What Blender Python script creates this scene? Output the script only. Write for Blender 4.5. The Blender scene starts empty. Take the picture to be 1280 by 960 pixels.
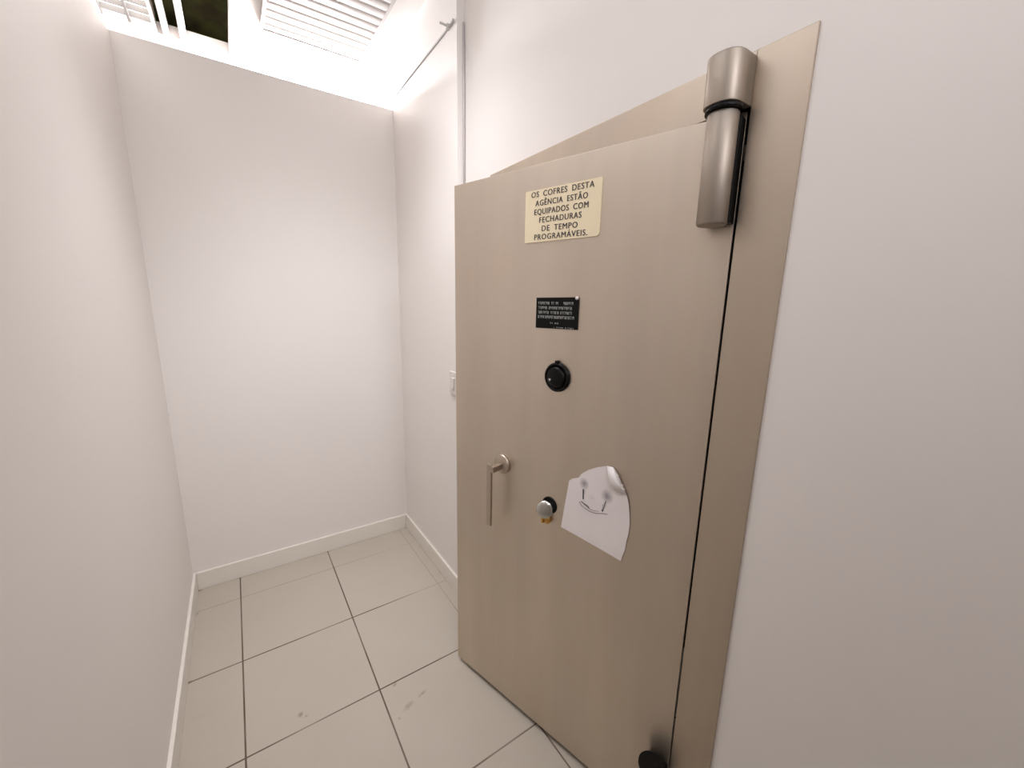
import bpy, bmesh, math, random
from mathutils import Vector, Matrix
random.seed(7)
T = 0.45                       # one floor tile, metres
SC = bpy.context.scene
COL = SC.collection

# ------------------------------------------------------------------ materials
def lin(c):
    return tuple(((v/255)/12.92 if v/255 <= .04045 else ((v/255+.055)/1.055)**2.4) for v in c) + (1,)

class NT:
    def __init__(s, name):
        s.m = bpy.data.materials.new(name); s.m.use_nodes = True
        s.t = s.m.node_tree; s.n = s.t.nodes; s.b = s.n['Principled BSDF']
    def link(s, a, b): s.t.links.new(a, b)
    def new(s, k, **kw):
        n = s.n.new(k)
        for a, v in kw.items(): setattr(n, a, v)
        return n
    def math(s, op, a, b=None, clamp=False):
        n = s.new('ShaderNodeMath', operation=op); n.use_clamp = clamp
        for i, v in enumerate((a, b)):
            if v is None: continue
            if isinstance(v, (int, float)): n.inputs[i].default_value = v
            else: s.link(v, n.inputs[i])
        return n.outputs[0]
    def mix(s, f, a, b):
        n = s.new('ShaderNodeMix', data_type='RGBA')
        for i, v in ((0, f), (6, a), (7, b)):
            if isinstance(v, (int, float, tuple)): n.inputs[i].default_value = v
            else: s.link(v, n.inputs[i])
        return n.outputs[2]
    def pos(s): return s.new('ShaderNodeNewGeometry').outputs['Position']
    def obj(s): return s.new('ShaderNodeTexCoord').outputs['Object']
    def mapped(s, v, scale):
        n = s.new('ShaderNodeMapping'); n.inputs['Scale'].default_value = scale
        s.link(v, n.inputs['Vector']); return n.outputs[0]
    def noise(s, v, scale, detail=3, rough=.5):
        n = s.new('ShaderNodeTexNoise'); n.inputs['Scale'].default_value = scale
        n.inputs['Detail'].default_value = detail; n.inputs['Roughness'].default_value = rough
        s.link(v, n.inputs['Vector']); return n.outputs['Fac']
    def ramp(s, f, lo, hi):
        n = s.new('ShaderNodeMapRange'); n.inputs[1].default_value = lo; n.inputs[2].default_value = hi
        s.link(f, n.inputs[0]); return n.outputs[0]
    def bump(s, h, strength, dist=.001):
        n = s.new('ShaderNodeBump'); n.inputs['Strength'].default_value = strength
        n.inputs['Distance'].default_value = dist
        s.link(h, n.inputs['Height']); s.link(n.outputs[0], s.b.inputs['Normal'])
    def set(s, **kw):
        for k, v in kw.items(): s.b.inputs[k.replace('_', ' ')].default_value = v
        return s

def plain(name, rgb, rough=.5, metal=0, vary=.05, scale=30):
    t = NT(name); t.set(Roughness=rough, Metallic=metal)
    c = lin(rgb); f = t.noise(t.obj(), scale)
    d = tuple(max(0, v*(1-vary)) for v in c[:3]) + (1,)
    u = tuple(min(1, v*(1+vary)) for v in c[:3]) + (1,)
    t.link(t.mix(f, d, u), t.b.inputs['Base Color'])
    return t.m

def paint(name, rgb, rough=.55):
    t = NT(name); t.set(Roughness=rough); t.b.inputs['Specular IOR Level'].default_value = .3
    p = t.pos(); c = lin(rgb)
    f = t.noise(p, 1.7, 3)
    t.link(t.mix(f, tuple(v*.975 for v in c[:3])+(1,), tuple(min(1, v*1.02) for v in c[:3])+(1,)), t.b.inputs['Base Color'])
    t.bump(t.noise(p, 160, 3), .08, .0008)
    return t.m

def floor_mat():
    t = NT('ceramic_floor_tiles'); p = t.pos()
    sep = t.new('ShaderNodeSeparateXYZ'); t.link(p, sep.inputs[0])
    def line(o, half):
        u = t.math('DIVIDE', o, T)
        fr = t.math('SUBTRACT', u, t.math('ROUND', u))
        return t.ramp(t.math('ABSOLUTE', fr), half*1.35, half*.75)
    gx, gy = line(sep.outputs[0], .0060), line(sep.outputs[1], .0060)
    # the joint next to the back wall and the far part of the right-hand joint are nearly clean
    gy = t.math('MULTIPLY', gy, t.math('ADD', .38, t.math('MULTIPLY', t.ramp(sep.outputs[1], -.12, -.40), .62)))
    rt = t.math('MULTIPLY', t.ramp(sep.outputs[0], .30, .36), t.ramp(sep.outputs[1], -.95, -.60))
    gx = t.math('MULTIPLY', gx, t.math('SUBTRACT', 1, t.math('MULTIPLY', rt, .75)))
    gy = t.math('MULTIPLY', gy, t.math('SUBTRACT', 1, t.math('MULTIPLY', t.math('MULTIPLY', t.ramp(sep.outputs[0], .16, .36), t.ramp(sep.outputs[1], -.80, -.60)), .7)))
    g = t.math('MAXIMUM', gx, gy, True)
    # joints are dirtier here and there, and nearly clean close to the back wall
    dirt = t.ramp(t.noise(p, 2.3, 3), .30, .52)
    st = t.math('MULTIPLY', g, t.math('ADD', .55, t.math('MULTIPLY', dirt, .45)), True)
    body = t.mix(t.noise(p, 3.1, 4), lin((184, 175, 161)), lin((194, 186, 173)))
    scuff = t.math('MULTIPLY', t.ramp(t.noise(t.mapped(p, (1, 1.6, 1)), 5.5, 6, .65), .60, .74), .22)
    body = t.mix(scuff, body, lin((172, 158, 138)))
    # two brown stains on the tiles in the middle
    def blot(x, y, r, s, sx=1., ang=0.):
        dx = t.math('SUBTRACT', sep.outputs[0], x); dy = t.math('SUBTRACT', sep.outputs[1], y)
        ca, sa = math.cos(ang), math.sin(ang)
        ux = t.math('ADD', t.math('MULTIPLY', dx, ca/sx), t.math('MULTIPLY', dy, sa/sx))
        uy = t.math('SUBTRACT', t.math('MULTIPLY', dy, ca), t.math('MULTIPLY', dx, sa))
        d = t.math('SQRT', t.math('ADD', t.math('MULTIPLY', ux, ux), t.math('MULTIPLY', uy, uy)))
        d = t.math('ADD', d, t.math('MULTIPLY', t.math('SUBTRACT', t.noise(p, 60, 4), .5), r*1.5))
        return t.math('MULTIPLY', t.ramp(d, r, r*.3), s, True)
    b = None
    for a in BLOTS:
        q = blot(*a); b = q if b is None else t.math('MAXIMUM', b, q)
    body = t.mix(b, body, lin((128, 100, 66)))
    t.link(t.mix(st, body, lin((92, 74, 58))), t.b.inputs['Base Color'])
    t.set(Roughness=.36); t.b.inputs['Specular IOR Level'].default_value = .35
    t.bump(t.math('SUBTRACT', 1, g), .4, .0012)
    return t.m

def steel_mat(name, rgb, rough=.36, streak=1.0, dirt=True):
    t = NT(name); o = t.obj()
    fine = t.noise(t.mapped(o, (260, 260, 5)), 1, 3)
    broad = t.noise(t.mapped(o, (7, 7, .8)), 1, 4)
    blot = t.noise(o, 3.2, 4, .6)
    c = lin(rgb)
    a = t.mix(t.ramp(broad, .3, .7), tuple(v*.935 for v in c[:3])+(1,), tuple(min(1, v*1.05) for v in c[:3])+(1,))
    if dirt:
        a = t.mix(t.math('MULTIPLY', t.ramp(blot, .45, .75), .22), a, (c[0]*.93, c[1]*.84, c[2]*.72, 1))
    t.link(a, t.b.inputs['Base Color'])
    r = t.math('ADD', rough-.07, t.math('MULTIPLY', fine, .07*streak))
    r = t.math('ADD', r, t.math('MULTIPLY', blot, .10))
    t.link(r, t.b.inputs['Roughness'])
    t.set(Metallic=1.0)
    t.bump(fine, .05*streak, .0004)
    return t.m

def emit(name, rgb, strength):
    t = NT(name); t.set(Roughness=.5)
    t.b.inputs['Emission Color'].default_value = lin(rgb); t.b.inputs['Emission Strength'].default_value = strength
    t.link(t.mix(t.noise(t.obj(), 20), lin(rgb), (1, 1, 1, 1)), t.b.inputs['Base Color'])
    return t.m

# brown dirt on the floor: x, y, radius, strength, stretch, angle
BLOTS = [(.130*T, -2.02*T, .010, .5, 1.6, .5), (-.615*T, -1.86*T, .011, .6, 1.2, .9), (-.575*T, -1.90*T, .008, .5, 1, 0),
         (.16*T, -2.28*T, .014, .38, 2.2, .35), (.30*T, -2.24*T, .008, .5, 3.2, .3), (.06*T, -2.34*T, .008, .3, 1, 0),
         (-1.40*T, .40*T, .012, .6, 1, 0), (-1.40*T, -.03*T, .010, .5, 1, 0), (-1.40*T, -1.0*T, .012, .5, 1, 0)]

M = {
 'wall':   paint('white_wall_paint', (239, 234, 229)),
 'ceil':   paint('white_ceiling_paint', (236, 232, 228), .7),
 'base':   paint('baseboard_paint', (236, 230, 221), .5),
 'steel':  steel_mat('brushed_steel_door', (211, 200, 186), .42),
 'steelf': steel_mat('brushed_steel_frame', (190, 178, 163), .44),
 'steelh': steel_mat('brushed_steel_hinge', (168, 158, 147), .54, .3),
 'satin':  steel_mat('satin_steel_handle', (190, 177, 163), .40, .6, False),
 'chrome': plain('polished_chrome', (205, 205, 200), .18, 1),
 'brass':  plain('worn_brass', (205, 160, 90), .3, 1, .12, 120),
 'black':  plain('black_enamel', (10, 9, 8), .34, 0, .2),
 'blackm': plain('matt_black_plastic_and_shade', (9, 9, 8), .55, 0, .15),  # black of the plate; also paints shade at hinge gap and lock hole
 'dark':   plain('recess_shade', (24, 22, 19), .8, 0, .2),  # near-black colour stands in for shade inside the door opening
 'cream':  plain('cream_plastic_sign', (236, 221, 188), .45, 0, .025, 12),
 'ink':    plain('dark_grey_lettering', (58, 54, 60), .6, 0, .1, 60),
 'pale':   plain('pale_engraved_lettering', (150, 152, 148), .6, 0, .25, 400),
 'screw':  plain('pale_screw_head', (225, 215, 212), .35, .2, .05),
 'whitep': plain('white_plastic', (226, 220, 214), .4, 0, .03),
 'cable':  plain('grey_cable_sheath', (205, 203, 199), .5, 0, .1),
 'bar':    plain('white_enamelled_bar', (236, 228, 222), .4, 0, .03),
 'slat':   plain('white_ribbed_panel', (196, 190, 186), .55, 0, .03, 6),
 'pencil': plain('pencil_strokes', (70, 66, 74), .8, 0, .35, 500),
 'pencil2': plain('faint_pencil_strokes', (138, 130, 134), .8, 0, .25, 500),
}
M['cable2'] = plain('pale_cable_sheath', (205, 198, 196), .5, 0, .06)
M['louvre'] = plain('grey_louvre', (150, 147, 145), .4, .3, .05)
for k_ in ('black', 'blackm'): M[k_].node_tree.nodes['Principled BSDF'].inputs['Specular IOR Level'].default_value = .18
M['floor'] = floor_mat()
M['tube'] = emit('luminaire_diffuser', (255, 250, 246), 3)

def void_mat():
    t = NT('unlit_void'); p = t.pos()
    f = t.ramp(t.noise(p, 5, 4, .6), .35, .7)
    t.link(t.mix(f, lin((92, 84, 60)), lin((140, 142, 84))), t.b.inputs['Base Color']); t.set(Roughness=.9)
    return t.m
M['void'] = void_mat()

def paper_mat():
    t = NT('torn_white_paper'); o = t.obj(); t.set(Roughness=.75)
    sep = t.new('ShaderNodeSeparateXYZ'); t.link(o, sep.inputs[0])
    acc = None
    def smudge(u, z, r, s, sx=1.):
        dx = t.math('DIVIDE', t.math('SUBTRACT', sep.outputs[0], u), sx); dz = t.math('SUBTRACT', sep.outputs[2], z)
        d = t.math('SQRT', t.math('ADD', t.math('MULTIPLY', dx, dx), t.math('MULTIPLY', dz, dz)))
        return t.math('MULTIPLY', t.ramp(d, r, r*.1), s, True)
    for a in SMUDGES:
        q = smudge(*a); acc = q if acc is None else t.math('MAXIMUM', acc, q)
    acc = t.math('MULTIPLY', acc, t.ramp(t.noise(o, 420, 3, .7), .2, .6), True)
    paperc = t.mix(t.noise(o, 14, 3), lin((238, 230, 229)), lin((246, 239, 237)))
    t.link(t.mix(acc, paperc, lin((96, 90, 98))), t.b.inputs['Base Color'])
    return t.m

# ------------------------------------------------------------------ mesh helpers (tile units in, metres out)
class MB:
    def __init__(s): s.bm = bmesh.new()
    def add(s, vs, fs, smooth=False):
        v = [s.bm.verts.new(p) for p in vs]
        for f in fs:
            try:
                fc = s.bm.faces.new([v[i] for i in f]); fc.smooth = smooth
            except ValueError: pass
        return v
    def box(s, x0, x1, y0, y1, z0, z1, bevel=0):
        b = bmesh.new()
        vs = [b.verts.new((x, y, z)) for x in (x0, x1) for y in (y0, y1) for z in (z0, z1)]
        for f in ((0,1,3,2), (4,6,7,5), (0,4,5,1), (2,3,7,6), (0,2,6,4), (1,5,7,3)): b.faces.new([vs[i] for i in f])
        bmesh.ops.recalc_face_normals(b, faces=b.faces)
        if bevel: bmesh.ops.bevel(b, geom=list(b.edges), offset=bevel, segments=2, affect='EDGES', profile=.6)
        me = bpy.data.meshes.new('tmp'); b.to_mesh(me); b.free(); s.bm.from_mesh(me); bpy.data.meshes.remove(me)
        return s
    def prism(s, poly, a0, a1, axis='z', bevel=0, smooth=False):
        """poly in the plane across axis: axis z -> (x,y); axis y -> (x,z)"""
        b = bmesh.new()
        def P(p, a): return (p[0], p[1], a) if axis == 'z' else ((p[0], a, p[1]) if axis == 'y' else (a, p[0], p[1]))
        lo = [b.verts.new(P(p, a0)) for p in poly]; hi = [b.verts.new(P(p, a1)) for p in poly]
        n = len(poly); b.faces.new(lo[::-1]); b.faces.new(hi)
        for i in range(n):
            f = b.faces.new((lo[i], lo[(i+1) % n], hi[(i+1) % n], hi[i])); f.smooth = smooth
        bmesh.ops.recalc_face_normals(b, faces=b.faces)
        if bevel:
            es = [e for e in b.edges if (e.verts[0] in lo) == (e.verts[1] in lo)]
            bmesh.ops.bevel(b, geom=es, offset=bevel, segments=2, affect='EDGES', profile=.6)
        me = bpy.data.meshes.new('tmp'); b.to_mesh(me); b.free(); s.bm.from_mesh(me); bpy.data.meshes.remove(me)
        return s
    def lathe(s, prof, centre, axis='y', seg=48):
        """prof: (radius, distance along axis)"""
        rings = []
        for r, a in prof:
            ring = []
            for k in range(seg):
                t = 2*math.pi*k/seg; c, d = r*math.cos(t), r*math.sin(t)
                if axis == 'y': q = (centre[0]+c, centre[1]+a, centre[2]+d)
                else: q = (centre[0]+c, centre[1]+d, centre[2]+a)
                ring.append(s.bm.verts.new(q))
            rings.append(ring)
        for i in range(len(rings)-1):
            for k in range(seg):
                f = s.bm.faces.new((rings[i][k], rings[i][(k+1) % seg], rings[i+1][(k+1) % seg], rings[i+1][k])); f.smooth = True
        for ring in (rings[0], rings[-1]):
            if prof[0 if ring is rings[0] else -1][0] > 1e-6: s.bm.faces.new(ring)
        return s
    def tube(s, pts, r, seg=10):
        pts = [Vector(p) for p in pts]; rings = []
        for i, p in enumerate(pts):
            d = (pts[min(i+1, len(pts)-1)]-pts[max(i-1, 0)]).normalized()
            up = Vector((0, 0, 1)) if abs(d.z) < .9 else Vector((1, 0, 0))
            a = d.cross(up).normalized(); c = a.cross(d)
            rings.append([s.bm.verts.new(p+r*(math.cos(2*math.pi*k/seg)*a+math.sin(2*math.pi*k/seg)*c)) for k in range(seg)])
        for i in range(len(rings)-1):
            for k in range(seg):
                f = s.bm.faces.new((rings[i][k], rings[i][(k+1) % seg], rings[i+1][(k+1) % seg], rings[i+1][k])); f.smooth = True
        s.bm.faces.new(rings[0]); s.bm.faces.new(rings[-1])
        return s
    def build(s, name, mat, parent=None, origin=None, mod=None):
        bmesh.ops.recalc_face_normals(s.bm, faces=s.bm.faces)
        o0 = Vector(origin) if origin else Vector((0, 0, 0))
        for v in s.bm.verts: v.co = (v.co-o0)*T
        me = bpy.data.meshes.new(name); s.bm.to_mesh(me); s.bm.free()
        o = bpy.data.objects.new(name, me); COL.objects.link(o); me.materials.append(mat)
        o.location = o0*T
        if parent: o.parent = parent
        return o

def tag(o, label=None, cat=None, group=None, kind=None):
    for k, v in (('label', label), ('category', cat), ('group', group), ('kind', kind)):
        if v: o[k] = v
    return o
def empty(name, loc, rz=0):
    o = bpy.data.objects.new(name, None); COL.objects.link(o); o.empty_display_size = .05
    o.location = Vector(loc)*T; o.rotation_euler = (0, 0, rz); return o
def struct(o): o['kind'] = 'structure'; return o

# ------------------------------------------------------------------ room
XL, XR, XV, YB = -1.44, 1.14, 1.215, .44     # left wall, right wall (far part), right wall (vault part), back partition
ZP, ZC, ST = 5.735, 6.36, -1.335             # partition top, ceiling, y of the step in the right wall
FX = 1.203                                   # face of the steel frame
HY0, HY1, HZ = -4.036, -2.02, 4.275           # door opening

struct(MB().box(-7, 2.9, -9, 8, -.3, 0).build('floor', M['floor']))
struct(MB().box(-7, XR, YB, YB+.2, 0, ZP).build('wall_back', M['wall']))
struct(MB().box(XL-.2, XL, -9, YB, 0, ZP).build('wall_left', M['wall']))
struct(MB().box(XR, 1.9, ST, 8, 0, ZC).box(XV, 1.9, HY1, ST, 0, ZC).build('wall_right', M['wall']))
struct(MB().box(XV, 1.9, -9, HY0, 0, ZC).build('wall_right', M['wall']))
struct(MB().box(XV, 1.9, HY0, HY1, HZ, ZC).build('wall_right', M['wall']))
m = MB()                                     # strongroom behind the door, its darkness put into the colour
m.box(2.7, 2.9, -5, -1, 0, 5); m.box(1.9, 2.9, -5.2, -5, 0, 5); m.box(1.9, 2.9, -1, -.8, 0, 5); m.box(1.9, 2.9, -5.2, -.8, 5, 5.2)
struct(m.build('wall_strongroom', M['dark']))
struct(MB().box(-7, 1.9, 8, 8.2, 0, ZC).build('wall_hall_far', M['wall']))
struct(MB().box(-7.2, -7, -9, 8.2, 0, ZC).build('wall_hall_left', M['wall']))
struct(MB().box(-7, 1.9, -9.2, -9, 0, ZC).build('wall_front', M['wall']))
# ceiling with an open bay over the partition
X0, X1, Y0, Y1 = -2.35, -.492, -.9, 1.66
m = MB()
m.box(-7.2, X0, -9.2, 8.2, ZC, ZC+.12); m.box(X1, 1.9, -9.2, 8.2, ZC, ZC+.12)
m.box(X0, X1, -9.2, Y0, ZC, ZC+.12); m.box(X0, X1, Y1, 8.2, ZC, ZC+.12)
struct(m.build('ceiling', M['ceil']))
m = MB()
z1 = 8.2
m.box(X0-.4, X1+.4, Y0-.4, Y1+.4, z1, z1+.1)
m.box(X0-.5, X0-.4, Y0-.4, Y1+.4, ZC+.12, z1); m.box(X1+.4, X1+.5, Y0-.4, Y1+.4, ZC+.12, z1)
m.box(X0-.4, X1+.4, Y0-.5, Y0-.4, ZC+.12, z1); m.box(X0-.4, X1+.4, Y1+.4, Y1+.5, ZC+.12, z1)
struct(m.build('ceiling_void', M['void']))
# baseboards
BH, BT = .222, .03
def baseboard(name, x0, x1, y0, y1):
    m = MB().box(x0, x1, y0, y1, 0, BH, .008); return struct(m.build(name, M['base']))
baseboard('baseboard_back', XL+BT, XR-BT, YB-BT, YB)
baseboard('baseboard_left', XL, XL+BT, -9, YB)
baseboard('baseboard_right', XR-BT, XR, ST, YB)

# ------------------------------------------------------------------ ceiling fittings
def tbar(x0, x1, label, y1=Y1):
    o = MB().box(x0, x1, Y0, y1, ZC-.02, ZC+.10, .006)
    b = o.build('ceiling_grid_bar', M['bar'], origin=((x0+x1)/2, (Y0+Y1)/2, ZC-.02))
    return tag(b, label, 'ceiling bar', 'ceiling grid bars in the open bay')
tbar(-1.119, -1.063, 'white ceiling grid bar in the open bay, the one next to the louvred light')
tbar(-.965, -.903, 'white ceiling grid bar in the open bay, the one beside the widest dark gap')

def troffer(x0, x1, y0, y1):
    e = empty('louvre_ceiling_light', ((x0+x1)/2, (y0+y1)/2, ZC))
    tag(e, 'bright louvred fluorescent ceiling light above the left end of the partition', 'ceiling light')
    m = MB(); w = .03; h0, h1 = -.02, .14
    hx, hy = (x1-x0)/2, (y1-y0)/2
    m.box(-hx, -hx+w, -hy, hy, h0, h1); m.box(hx-w, hx, -hy, hy, h0, h1)
    m.box(-hx+w, hx-w, -hy, -hy+w, h0, h1); m.box(-hx+w, hx-w, hy-w, hy, h0, h1)
    m.box(-hx, hx, -hy, hy, h1, h1+.03)
    m.build('light_housing', M['bar'], e)
    MB().box(-hx+w, hx-w, -hy+w, hy-w, .10, .13).build('diffuser', M['tube'], e)
    m = MB(); n = int((y1-y0)/.14)
    for i in range(1, n):
        y = -hy+i*(2*hy)/n
        m.box(-hx+w, hx-w, y-.006, y+.006, -.005, .05)
    for i in range(1, 5):
        x = -hx+i*2*hx/5
        m.box(x-.012, x+.012, -hy+w, hy-w, -.01, .06)
    m.build('louvre', M['louvre'], e)
    return e
troffer(-2.30, -1.168, -.7, 1.60)

# ribbed panel below the plain ceiling, over the end of the corridor
px0, px1, py0, py1 = -.22, .86, -.66, .74
e = empty('ribbed_ceiling_panel', ((px0+px1)/2, (py0+py1)/2, ZC-.07))
tag(e, 'white ribbed ceiling panel above the corner of the partition', 'ceiling panel')
hx, hy = (px1-px0)/2, (py1-py0)/2
m = MB(); n = int(2*hy/.128); poly = []
rp = [(-hy+.03, .06)]
for i in range(n):
    y = -hy+.03+(2*hy-.06)*i/n; d = (2*hy-.06)/n
    rp += [(y+.08*d, .003), (y+.25*d, .0), (y+.50*d, -.001), (y+.75*d, .0), (y+.92*d, .003), (y+1.0*d, .006)]
rp += [(hy-.03, .03), (hy-.03, .06)]
m.prism(rp, -hx+.03, hx-.03, 'x')
m.build('ribbed_sheet', M['slat'], e)
m = MB()
m.box(-hx, -hx+.03, -hy, hy, -.004, .07, .003); m.box(hx-.03, hx, -hy, hy, -.004, .07, .003)
m.box(-hx+.03, hx-.03, -hy, -hy+.03, -.004, .07, .003); m.box(-hx+.03, hx-.03, hy-.03, hy, -.004, .07, .003)
m.build('panel_frame', M['slat'], e)

# grey cable clipped along the top of the right wall
e = empty('wall_cable', (XR, YB, 5.87))
tag(e, 'thin grey cable clipped along the top of the right wall', 'cable')
m = MB(); r = .009
m.tube([(-r, 0, -.012), (-r, -.5, -.010), (-r, -1.0, -.006), (-r, -1.5, -.002), (-r, -1.70, .004), (-r-.004, -1.735, .012)], r)
m.build('cable_run', M['cable'], e)
MB().box(-.035, 0, -1.645, -1.61, -.020, .022, .004).box(-.10, -.03, -1.640, -1.622, .0, .014, .003).build('cable_clip', M['cable'], e)
# slim cable down the inner corner of the step
tag(MB().tube([(XV-.012, ST-.012, 4.0), (XV-.012, ST-.012, 5.0), (XV-.012, ST-.012, 5.86)], .008).build('corner_cable', M['cable2'],
    origin=(XV-.012, ST-.014, 4.0)), 'thin grey upright cable in the wall corner above the door', 'cable')

# light switch half hidden behind the door edge
e = empty('light_switch', (XR, -1.24, 2.54))
tag(e, 'white wall light switch half hidden behind the open edge of the steel door', 'switch')
MB().box(-.022, 0, -.09, .09, -.125, .125, .008).build('switch_plate', M['whitep'], e)
MB().box(-.036, -.02, -.035, .035, -.06, .06, .005).build('rocker', M['whitep'], e)

# ------------------------------------------------------------------ steel frame round the door
fr = empty('door_frame', (FX, (HY0+HY1)/2, 0)); struct(fr)
tag(fr, 'wide brushed steel frame set around the strongroom door', None)
def fb(name, y0, y1, z0, z1):
    MB().box(0, XV-FX, y0-(HY0+HY1)/2, y1-(HY0+HY1)/2, z0, z1, .003).build(name, M['steelf'], fr)
FY0, FY1, FZ = -4.262, -1.83, 4.483
m = MB(); yc = (HY0+HY1)/2
m.box(0, XV-FX, FY0-yc, HY0-yc, 0, FZ, .003)
m.build('frame_jamb', M['steelf'], fr)
m = MB(); m.box(0, XV-FX, HY1-yc, FY1-yc, 0, FZ, .003); m.build('frame_jamb', M['steelf'], fr)
m = MB(); m.box(0, XV-FX, HY0-yc, HY1-yc, HZ, FZ, .003); m.build('frame_head', M['steelf'], fr)
m = MB()                                                # frame return inside the opening, shade of the gap painted dark
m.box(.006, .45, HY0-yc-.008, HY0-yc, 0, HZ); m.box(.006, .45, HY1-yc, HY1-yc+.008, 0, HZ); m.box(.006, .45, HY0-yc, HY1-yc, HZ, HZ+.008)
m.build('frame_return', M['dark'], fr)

# hinges: the knuckle sits on the frame, the barrel on the door
AX, AY, AR = 1.122, -3.962, .066
def knuckle(z0, z1, name='hinge_knuckle'):
    kr = .080; cx, cy = AX-FX+.004, AY-yc+.004
    poly = []
    for k in range(33):
        a = math.radians(90+180*k/32)                   # rounded front towards the corridor
        # superellipse: a broad, softly squared nose
        ca, sa = math.cos(a), math.sin(a)
        q = 2.4
        poly.append((cx+kr*math.copysign(abs(ca)**(2/q), ca), cy+kr*math.copysign(abs(sa)**(2/q), sa)))
    poly += [(0, cy-kr), (0, cy+kr)]
    m = MB().prism(poly, z0, z1, 'z', .006, True)
    return m.build(name, M['steelh'], fr)
knuckle(4.262, 4.460)
knuckle(.14, .40)

# ------------------------------------------------------------------ the door
TH = math.radians(14.8); s_, c_ = math.sin(TH), math.cos(TH)
F = Vector((.724, -2.10, 0)); L = 1.976; G = F+Vector((s_, -c_, 0))*L
RZ = math.atan2(c_, -s_)                                # local x: hinge -> free edge, local y: out of the face
def dloc(u, v, z): return (G.x-s_*u-c_*v, G.y+c_*u-s_*v, z)
ZB, ZT = .042, 4.262

door = empty('vault_door', G, RZ)
tag(door, 'heavy brushed stainless steel strongroom door standing ajar', 'door', kind='thing')
m = MB(); m.box(0, L, -.02, 0, ZB, ZT, .0015); m.build('door_face', M['steel'], door)
m = MB(); m.box(.10, L-.06, -.24, -.02, ZB+.03, ZT-.08, .006); m.build('door_body', M['steelf'], door)
# locking bolts in the free edge
for z in (.8, 1.5, 2.2, 2.9, 3.6):
    b = MB().lathe([(.032, 0), (.032, .09), (.026, .10)], (0, 0, 0), 'z', 20)
    o = b.build('locking_bolt', M['chrome'], door); o.location = Vector((L-.065, -.14, z))*T; o.rotation_euler = (0, math.pi/2, 0)

def to_door(x, y):                                      # world tile xy -> local (u, v)
    dx, dy = x-G.x, y-G.y
    return (-s_*dx+c_*dy, -c_*dx-s_*dy)
au, av = to_door(AX, AY)
def barrel(z0, z1, top_black):
    m = MB().lathe([(AR*.9, z0), (AR, z0+.008), (AR, z1-.006), (AR*.93, z1)], (au, av, 0), 'z', 48)
    b = m.build('hinge_barrel', M['steelh'], door)
    MB().box(.002, au+.050, 0, av-.01, z0+.012, z1-.012, .004).build('hinge_leaf_shade', M['blackm'], b)  # leaf blackened and widened to paint the shadow gap behind the barrel
    zz = z1 if top_black else z0
    d = .020 if top_black else -.020
    m = MB().lathe([(AR*1.16, 0), (AR*1.16, d*.5), (AR*1.16, d)], (au, av, zz), 'z', 48)
    m.build('bearing_ring', M['black'], b)
barrel(3.770, 4.240, True)
barrel(.43, .590, True)

# ---- pull handle
h = MB().lathe([(.078, 0), (.078, .018), (.070, .026), (.0, .026)], (1.435, 0, 2.176), 'y', 40).build('handle', M['satin'], door)
MB().box(1.415, 1.462, .024, .128, 2.140, 2.186, .005).build('handle_neck', M['satin'], h)
m = MB(); m.box(1.441, 1.486, .108, .128, 1.690, 2.196, .004); m.build('handle_bar', M['satin'], h)

# ---- combination dial
c = (.957, 0, 2.922)
d = MB().lathe([(.098, 0), (.098, .014), (.090, .024), (.080, .024), (.078, .016), (.06, .016)], c, 'y', 56).build('combination_dial', M['black'], door)
tag(d, 'round black combination dial')
MB().lathe([(.072, .014), (.070, .026), (.058, .034), (.030, .038), (0, .039)], c, 'y', 56).build('dial_knob', M['black'], d)
MB().box(.945, .969, .0, .026, 3.014, 3.034, .003).build('dial_pointer', M['black'], d)
MB().lathe([(.014, .0), (.014, .006), (0, .009)], (.992, .029, 2.906), 'y', 16).build('dial_mark', M['screw'], d)

# ---- key lock with its swivel cover pushed aside
kx, kz = .985, 1.966
k = MB().lathe([(.062, 0), (.062, .006), (.050, .012), (.046, .004), (0, .004)], (kx-.006, 0, kz+.025), 'y', 40).build('key_lock', M['blackm'], door)  # black disc paints the shadowed hole behind the cover
tag(k, 'key lock with chrome cover and brass keyhole')
cv = MB().lathe([(.064, .0), (.066, .012), (.060, .022), (.040, .028), (0, .030)], (0, 0, 0), 'y', 40).build('lock_cover', M['chrome'], k)
cv.location = Vector((kx+.018, .018, kz-.008))*T; cv.rotation_euler = (math.radians(10), 0, math.radians(34))
MB().lathe([(.034, .0), (.034, .022), (.028, .028), (0, .028)], (kx+.004, .004, kz-.080), 'y', 28).build('lock_cylinder', M['brass'], k)
MB().box(kx+.020, kx+.038, .01, .040, kz-.112, kz-.066, .003).build('keyhole_tab', M['brass'], k)

# ------------------------------------------------------------------ things fixed on the door
def on_door(name, u, z, v=0): return empty(name, dloc(u, v, z), RZ)
def text_mesh(body, size, width=None, bold=.0):
    cu = bpy.data.curves.new('tmp', 'FONT'); cu.body = body; cu.size = size; cu.align_x = 'CENTER'
    cu.offset = bold; cu.space_word = 1.9; cu.space_character = 1.14; cu.resolution_u = 3
    o = bpy.data.objects.new('tmp', cu); COL.objects.link(o)
    bpy.context.view_layer.update()
    me = bpy.data.meshes.new_from_object(o.evaluated_get(bpy.context.evaluated_depsgraph_get()))
    bpy.data.objects.remove(o); bpy.data.curves.remove(cu)
    return me

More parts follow.
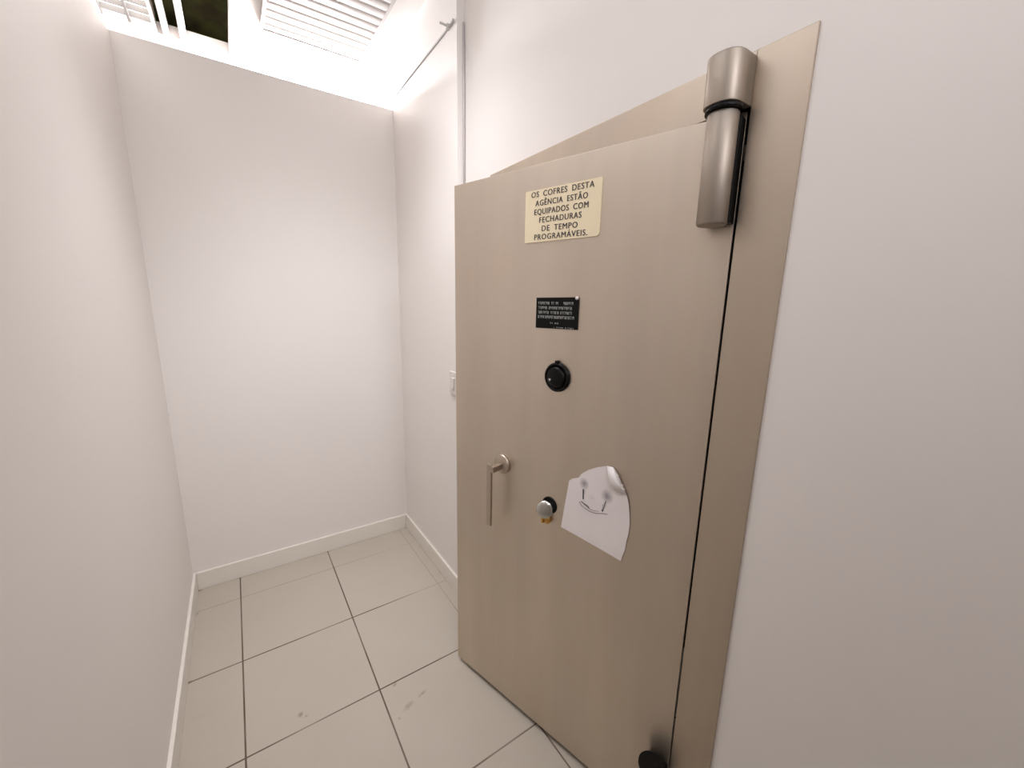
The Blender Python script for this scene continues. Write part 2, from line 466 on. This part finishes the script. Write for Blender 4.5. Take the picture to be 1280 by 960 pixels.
# cream sign
su, sz = .9860, 3.951; hw, h2 = .279, .159
e = on_door('sign', su, sz)
tag(e, 'cream plastic sign with six lines of dark capitals near the top of the steel door', 'sign')
poly = []
for cx, cz, a0, r in ((-hw, -h2, 180, .022), (hw, -h2, 270, .008), (hw, h2, 0, .008), (-hw, h2, 90, .010)):
    r_ = r; ox = cx+math.copysign(r_, -cx); oz = cz+math.copysign(r_, -cz)
    for k in range(7):
        a = math.radians(a0+15*k); poly.append((ox+r_*math.cos(a), oz+r_*math.sin(a)))
MB().prism(poly, .0, .007, 'y').build('sign_plate', M['cream'], e)
rows = [('OS COFRES DESTA', 1.215, .755, 4.083, 4.081), ('AGÊNCIA ESTÃO', 1.180, .795, 4.029, 4.026), ('EQUIPADOS COM', 1.187, .788, 3.976, 3.974),
        ('FECHADURAS', 1.145, .832, 3.925, 3.923), ('DE TEMPO', 1.123, .856, 3.872, 3.869), ('PROGRAMÁVEIS.', 1.182, .785, 3.822, 3.819)]
hm = text_mesh('H', 1.0); CAP = max(v.co.y for v in hm.vertices); bpy.data.meshes.remove(hm)
bm = bmesh.new()
for body, ul, ur, zl, zr in rows:
    me = text_mesh(body, 1.0)
    xs = [v.co.x for v in me.vertices]; w = max(xs)-min(xs); mid = (max(xs)+min(xs))/2
    ch = .0335; kx_, kz_ = (ul-ur)/w, ch/CAP; base = 0.
    b2 = bmesh.new(); b2.from_mesh(me); bpy.data.meshes.remove(me)
    for v in b2.verts:
        x, y = v.co.x, v.co.y
        uu = (ul+ur)/2-(x-mid)*kx_
        t = (ul-uu)/(ul-ur); zz = zl+(zr-zl)*t - ch/2 + (y-base)*kz_
        v.co = ((uu-su)*T, .0085*T, (zz-sz)*T)
    me2 = bpy.data.meshes.new('t'); b2.to_mesh(me2); b2.free()
    for sh in (-.0011, 0, .0011):                        # heavier strokes
        for v in me2.vertices: v.co.x += sh*T; v.co.y += .00002
        bm.from_mesh(me2)
        for v in me2.vertices: v.co.x -= sh*T
    bpy.data.meshes.remove(me2)
me = bpy.data.meshes.new('lettering'); bm.to_mesh(me); bm.free()
o = bpy.data.objects.new('lettering', me); COL.objects.link(o); me.materials.append(M['ink']); o.parent = e

# black plate
pu, pz = .984, 3.339
e = on_door('plate', pu, pz)
tag(e, 'small black plate with four pale lines of print above the round dial', 'plate')
poly = [(.165, -.101), (-.162, -.098), (-.163, .103), (.165, .098)]
MB().prism(poly, 0, .009, 'y', .002).build('plate_body', M['blackm'], e)
m = MB(); rnd = random.Random(3)
for (z, ua, ub, hgt, dens) in ((.066, .146, -.122, .0115, .9), (.036, .146, -.118, .0115, .9), (.006, .146, -.118, .0115, .9), (-.023, .146, -.130, .012, .95),
                         (-.063, .045, -.02, .006, .8), (-.090, .04, -.08, .004, .7), (-.091, -.09, -.128, .006, .9)):
    u = ua
    while u > ub:                                        # unreadable rows of tiny raised marks
        w = rnd.uniform(.006, .010)
        if rnd.random() < dens:
            m.box(u-w*.85, u-w*.6, .0085, .0105, z-hgt, z+hgt*.6)
            m.box(u-w*.6, u, .0085, .0105, z+hgt*rnd.choice((.3, -.3, -1.)), z+hgt*rnd.choice((.6, .5)))
        u -= w+.0035
m.build('plate_print', M['pale'], e)
MB().lathe([(.011, .006), (.011, .014), (0, .017)], (-.152, 0, .097), 'y', 16).build('screw_head', M['screw'], e)

# torn sheet of paper with two pencilled key shapes
qu, qz = .62, 2.05
SMUDGES = [((.709-qu)*T, (2.243-qz)*T, .046*T, .85, .85), ((.540-qu)*T, (2.214-qz)*T, .052*T, .95, .9),
           ((.709-qu)*T, (2.19-qz)*T, .030*T, .45, .6), ((.552-qu)*T, (2.15-qz)*T, .034*T, .30, .5), ((.645-qu)*T, (2.165-qz)*T, .02*T, .15, 1.2)]
M['paper'] = paper_mat()
M['flap'] = plain('paper_back', (250, 246, 244), .75, 0, .03)
e = on_door('paper_sheet', qu, qz)
tag(e, 'torn white paper with two pencilled keys stuck beside the brass keyhole', 'paper')
out = [(.871, 1.866), (.848, 2.05), (.824, 2.229), (.800, 2.252), (.770, 2.262), (.752, 2.272), (.735, 2.305), (.683, 2.349), (.62, 2.385), (.551, 2.415),
       (.507, 2.418), (.478, 2.385), (.456, 2.345), (.430, 2.300), (.408, 2.262), (.393, 2.215), (.384, 2.15), (.377, 2.084), (.380, 2.02), (.390, 1.96), (.392, 1.91), (.406, 1.86), (.417, 1.815)]
bm = bmesh.new()
vs = [bm.verts.new((u-qu, 0, z-qz)) for u, z in out]
bm.faces.new(vs)
bmesh.ops.triangulate(bm, faces=bm.faces)
bmesh.ops.subdivide_edges(bm, edges=bm.edges, cuts=3, use_grid_fill=True)
bmesh.ops.triangulate(bm, faces=bm.faces)
def lift(u, z):                                          # the sheet lies almost flat, its lower corners and right edge curl a little
    return .004+.010*max(0, (z-.10)/.26)*max(0, -u/.2)+.003*max(0, (-u-.08)/.16)+.003*max(0, (u-.15)/.1)
for v in bm.verts: v.co.y = lift(v.co.x, v.co.z)
b2 = MB(); me = bpy.data.meshes.new('t'); bm.to_mesh(me); bm.free(); b2.bm.from_mesh(me); bpy.data.meshes.remove(me)
sheet = b2.build('sheet', M['paper'], e)
md = sheet.modifiers.new('thick', 'SOLIDIFY'); md.thickness = .0003; md.offset = 0
# folded torn corner
fl = [(.551, 2.417, .012), (.507, 2.424, .022), (.484, 2.395, .034), (.470, 2.372, .026), (.446, 2.330, .036), (.428, 2.300, .028), (.408, 2.268, .012),
      (.440, 2.272, .022), (.480, 2.282, .030), (.508, 2.302, .030), (.532, 2.350, .024)]
m = MB(); cen = (.482, 2.345, .036)
m.add([(a-qu, v, b-qz) for a, b, v in fl]+[(cen[0]-qu, cen[2], cen[1]-qz)], [(i, (i+1) % len(fl), len(fl)) for i in range(len(fl))], True)
fo = m.build('folded_corner', M['flap'], e); md = fo.modifiers.new('thick', 'SOLIDIFY'); md.thickness = .0003
m = MB()
for (a, b, c2, d2) in ((.478, 2.392, .455, 2.392), (.470, 2.375, .440, 2.362), (.446, 2.332, .420, 2.345), (.440, 2.318, .404, 2.318)):
    m.add([(a-qu, .03, b-qz), (a-qu-.004, .03, b-qz-.014), (c2-qu, .045, d2-qz)], [(0, 1, 2)])
fb_ = m.build('torn_shreds', M['flap'], e); md = fb_.modifiers.new('thick', 'SOLIDIFY'); md.thickness = .0004
def stroke(mb, pts, w):
    for i in range(len(pts)-1):
        (a, b), (c2, d2) = pts[i], pts[i+1]
        dx, dz = c2-a, d2-b; l = math.hypot(dx, dz) or 1; nx, nz = -dz/l*w/2, dx/l*w/2
        q = [(a+nx, b+nz), (a-nx, b-nz), (c2-nx, d2-nz), (c2+nx, d2+nz)]
        mb.add([(x-qu, lift(x-qu, z-qz)+.0025, z-qz) for x, z in q], [(0, 1, 2, 3)])
for mat, w_, pts in (
        ('pencil', .009, [(.712, 2.205), (.711, 2.168), (.709, 2.134)]), ('pencil', .006, [(.724, 2.113), (.700, 2.105), (.668, 2.096), (.662, 2.088)]),
        ('pencil', .009, [(.571, 2.108), (.560, 2.101)]), ('pencil2', .0045, [(.738, 2.107), (.718, 2.085), (.69, 2.075), (.66, 2.066), (.63, 2.067), (.60, 2.072), (.57, 2.084), (.528, 2.094)]),
        ('pencil2', .003, [(.700, 2.100), (.66, 2.083), (.63, 2.082), (.59, 2.090)]), ('pencil2', .008, [(.545, 2.180), (.552, 2.15), (.563, 2.105)]),
        ('pencil2', .003, [(.565, 2.150), (.566, 2.11)])):
    m = MB(); stroke(m, pts, w_); m.build('pencil_stroke', M[mat], e)

# ------------------------------------------------------------------ lights
def area(name, loc, size, power, rot, spread=180, col=(1, .985, 1.035)):
    l = bpy.data.lights.new(name, 'AREA'); l.shape = 'RECTANGLE'; l.size, l.size_y = size[0]*T, size[1]*T
    l.energy = power; l.color = col; l.spread = math.radians(spread)
    o = bpy.data.objects.new(name, l); COL.objects.link(o); o.location = Vector(loc)*T; o.rotation_euler = rot; return o
# fluorescent battens of the hall beyond the partition
area('batten_light_up', (.45, 2.35, 6.00), (1.4, .3), 60, (math.pi, 0, 0))
area('batten_light_side', (.62, 2.45, 6.02), (1.0, .16), 56, (math.radians(-90), 0, 0))
area('hall_light', (-2.6, 3.6, 6.30), (2.6, .6), 30, (0, 0, 0))
area('corridor_fill', (.10, -1.50, 6.33), (1.1, 1.6), 8.0, (math.radians(4), 0, 0), 88)  # added overhead fill, the corridor has no known lamp here
area('side_fill', (-1.15, -2.6, 6.30), (.5, 2.4), 4.2, (0, math.radians(-38), 0), 130)  # unseen fill added above the left wall to brighten the door side
area('rear_fill', (-.3, -5.6, 6.33), (.8, 2.0), 3.6, (0, 0, 0), 160)  # fill added overhead behind the camera, not a known lamp
area('far_rear_fill', (-.2, -8.2, 6.0), (1.6, .6), 4.6, (math.radians(72), 0, 0), 70)  # fill added far behind the camera to brighten the back partition

w = bpy.data.worlds.new('World'); SC.world = w; w.use_nodes = True
w.node_tree.nodes['Background'].inputs[0].default_value = (.8, .85, 1, 1)
w.node_tree.nodes['Background'].inputs[1].default_value = .05

# ------------------------------------------------------------------ camera
R = ((0.8268803758911224, -0.5620346334459682, 0.019644713625105503), (-0.09558833718532914, -0.1748837461750412, -0.9799380312641855),
     (0.5541946533126244, 0.8084137221318305, -0.1983318938261318))
cd = bpy.data.cameras.new('camera'); cam = bpy.data.objects.new('camera', cd); COL.objects.link(cam)
cd.sensor_fit = 'HORIZONTAL'; cd.sensor_width = 36; cd.lens = 36*504.2214/1280; cd.clip_start = .01
mw = Matrix.Identity(4)
for i in range(3):
    mw[i][0] = R[0][i]; mw[i][1] = -R[1][i]; mw[i][2] = -R[2][i]
mw[0][3], mw[1][3], mw[2][3] = -.7568118*T, -5.0890210*T, 3.4029478*T
cam.matrix_world = mw
SC.camera = cam
vs_ = SC.view_settings; vs_.view_transform = 'Standard'; vs_.look = 'None'; vs_.gamma = 1; vs_.use_curve_mapping = False
vs_.exposure = 0
SC.cycles.use_denoising = True
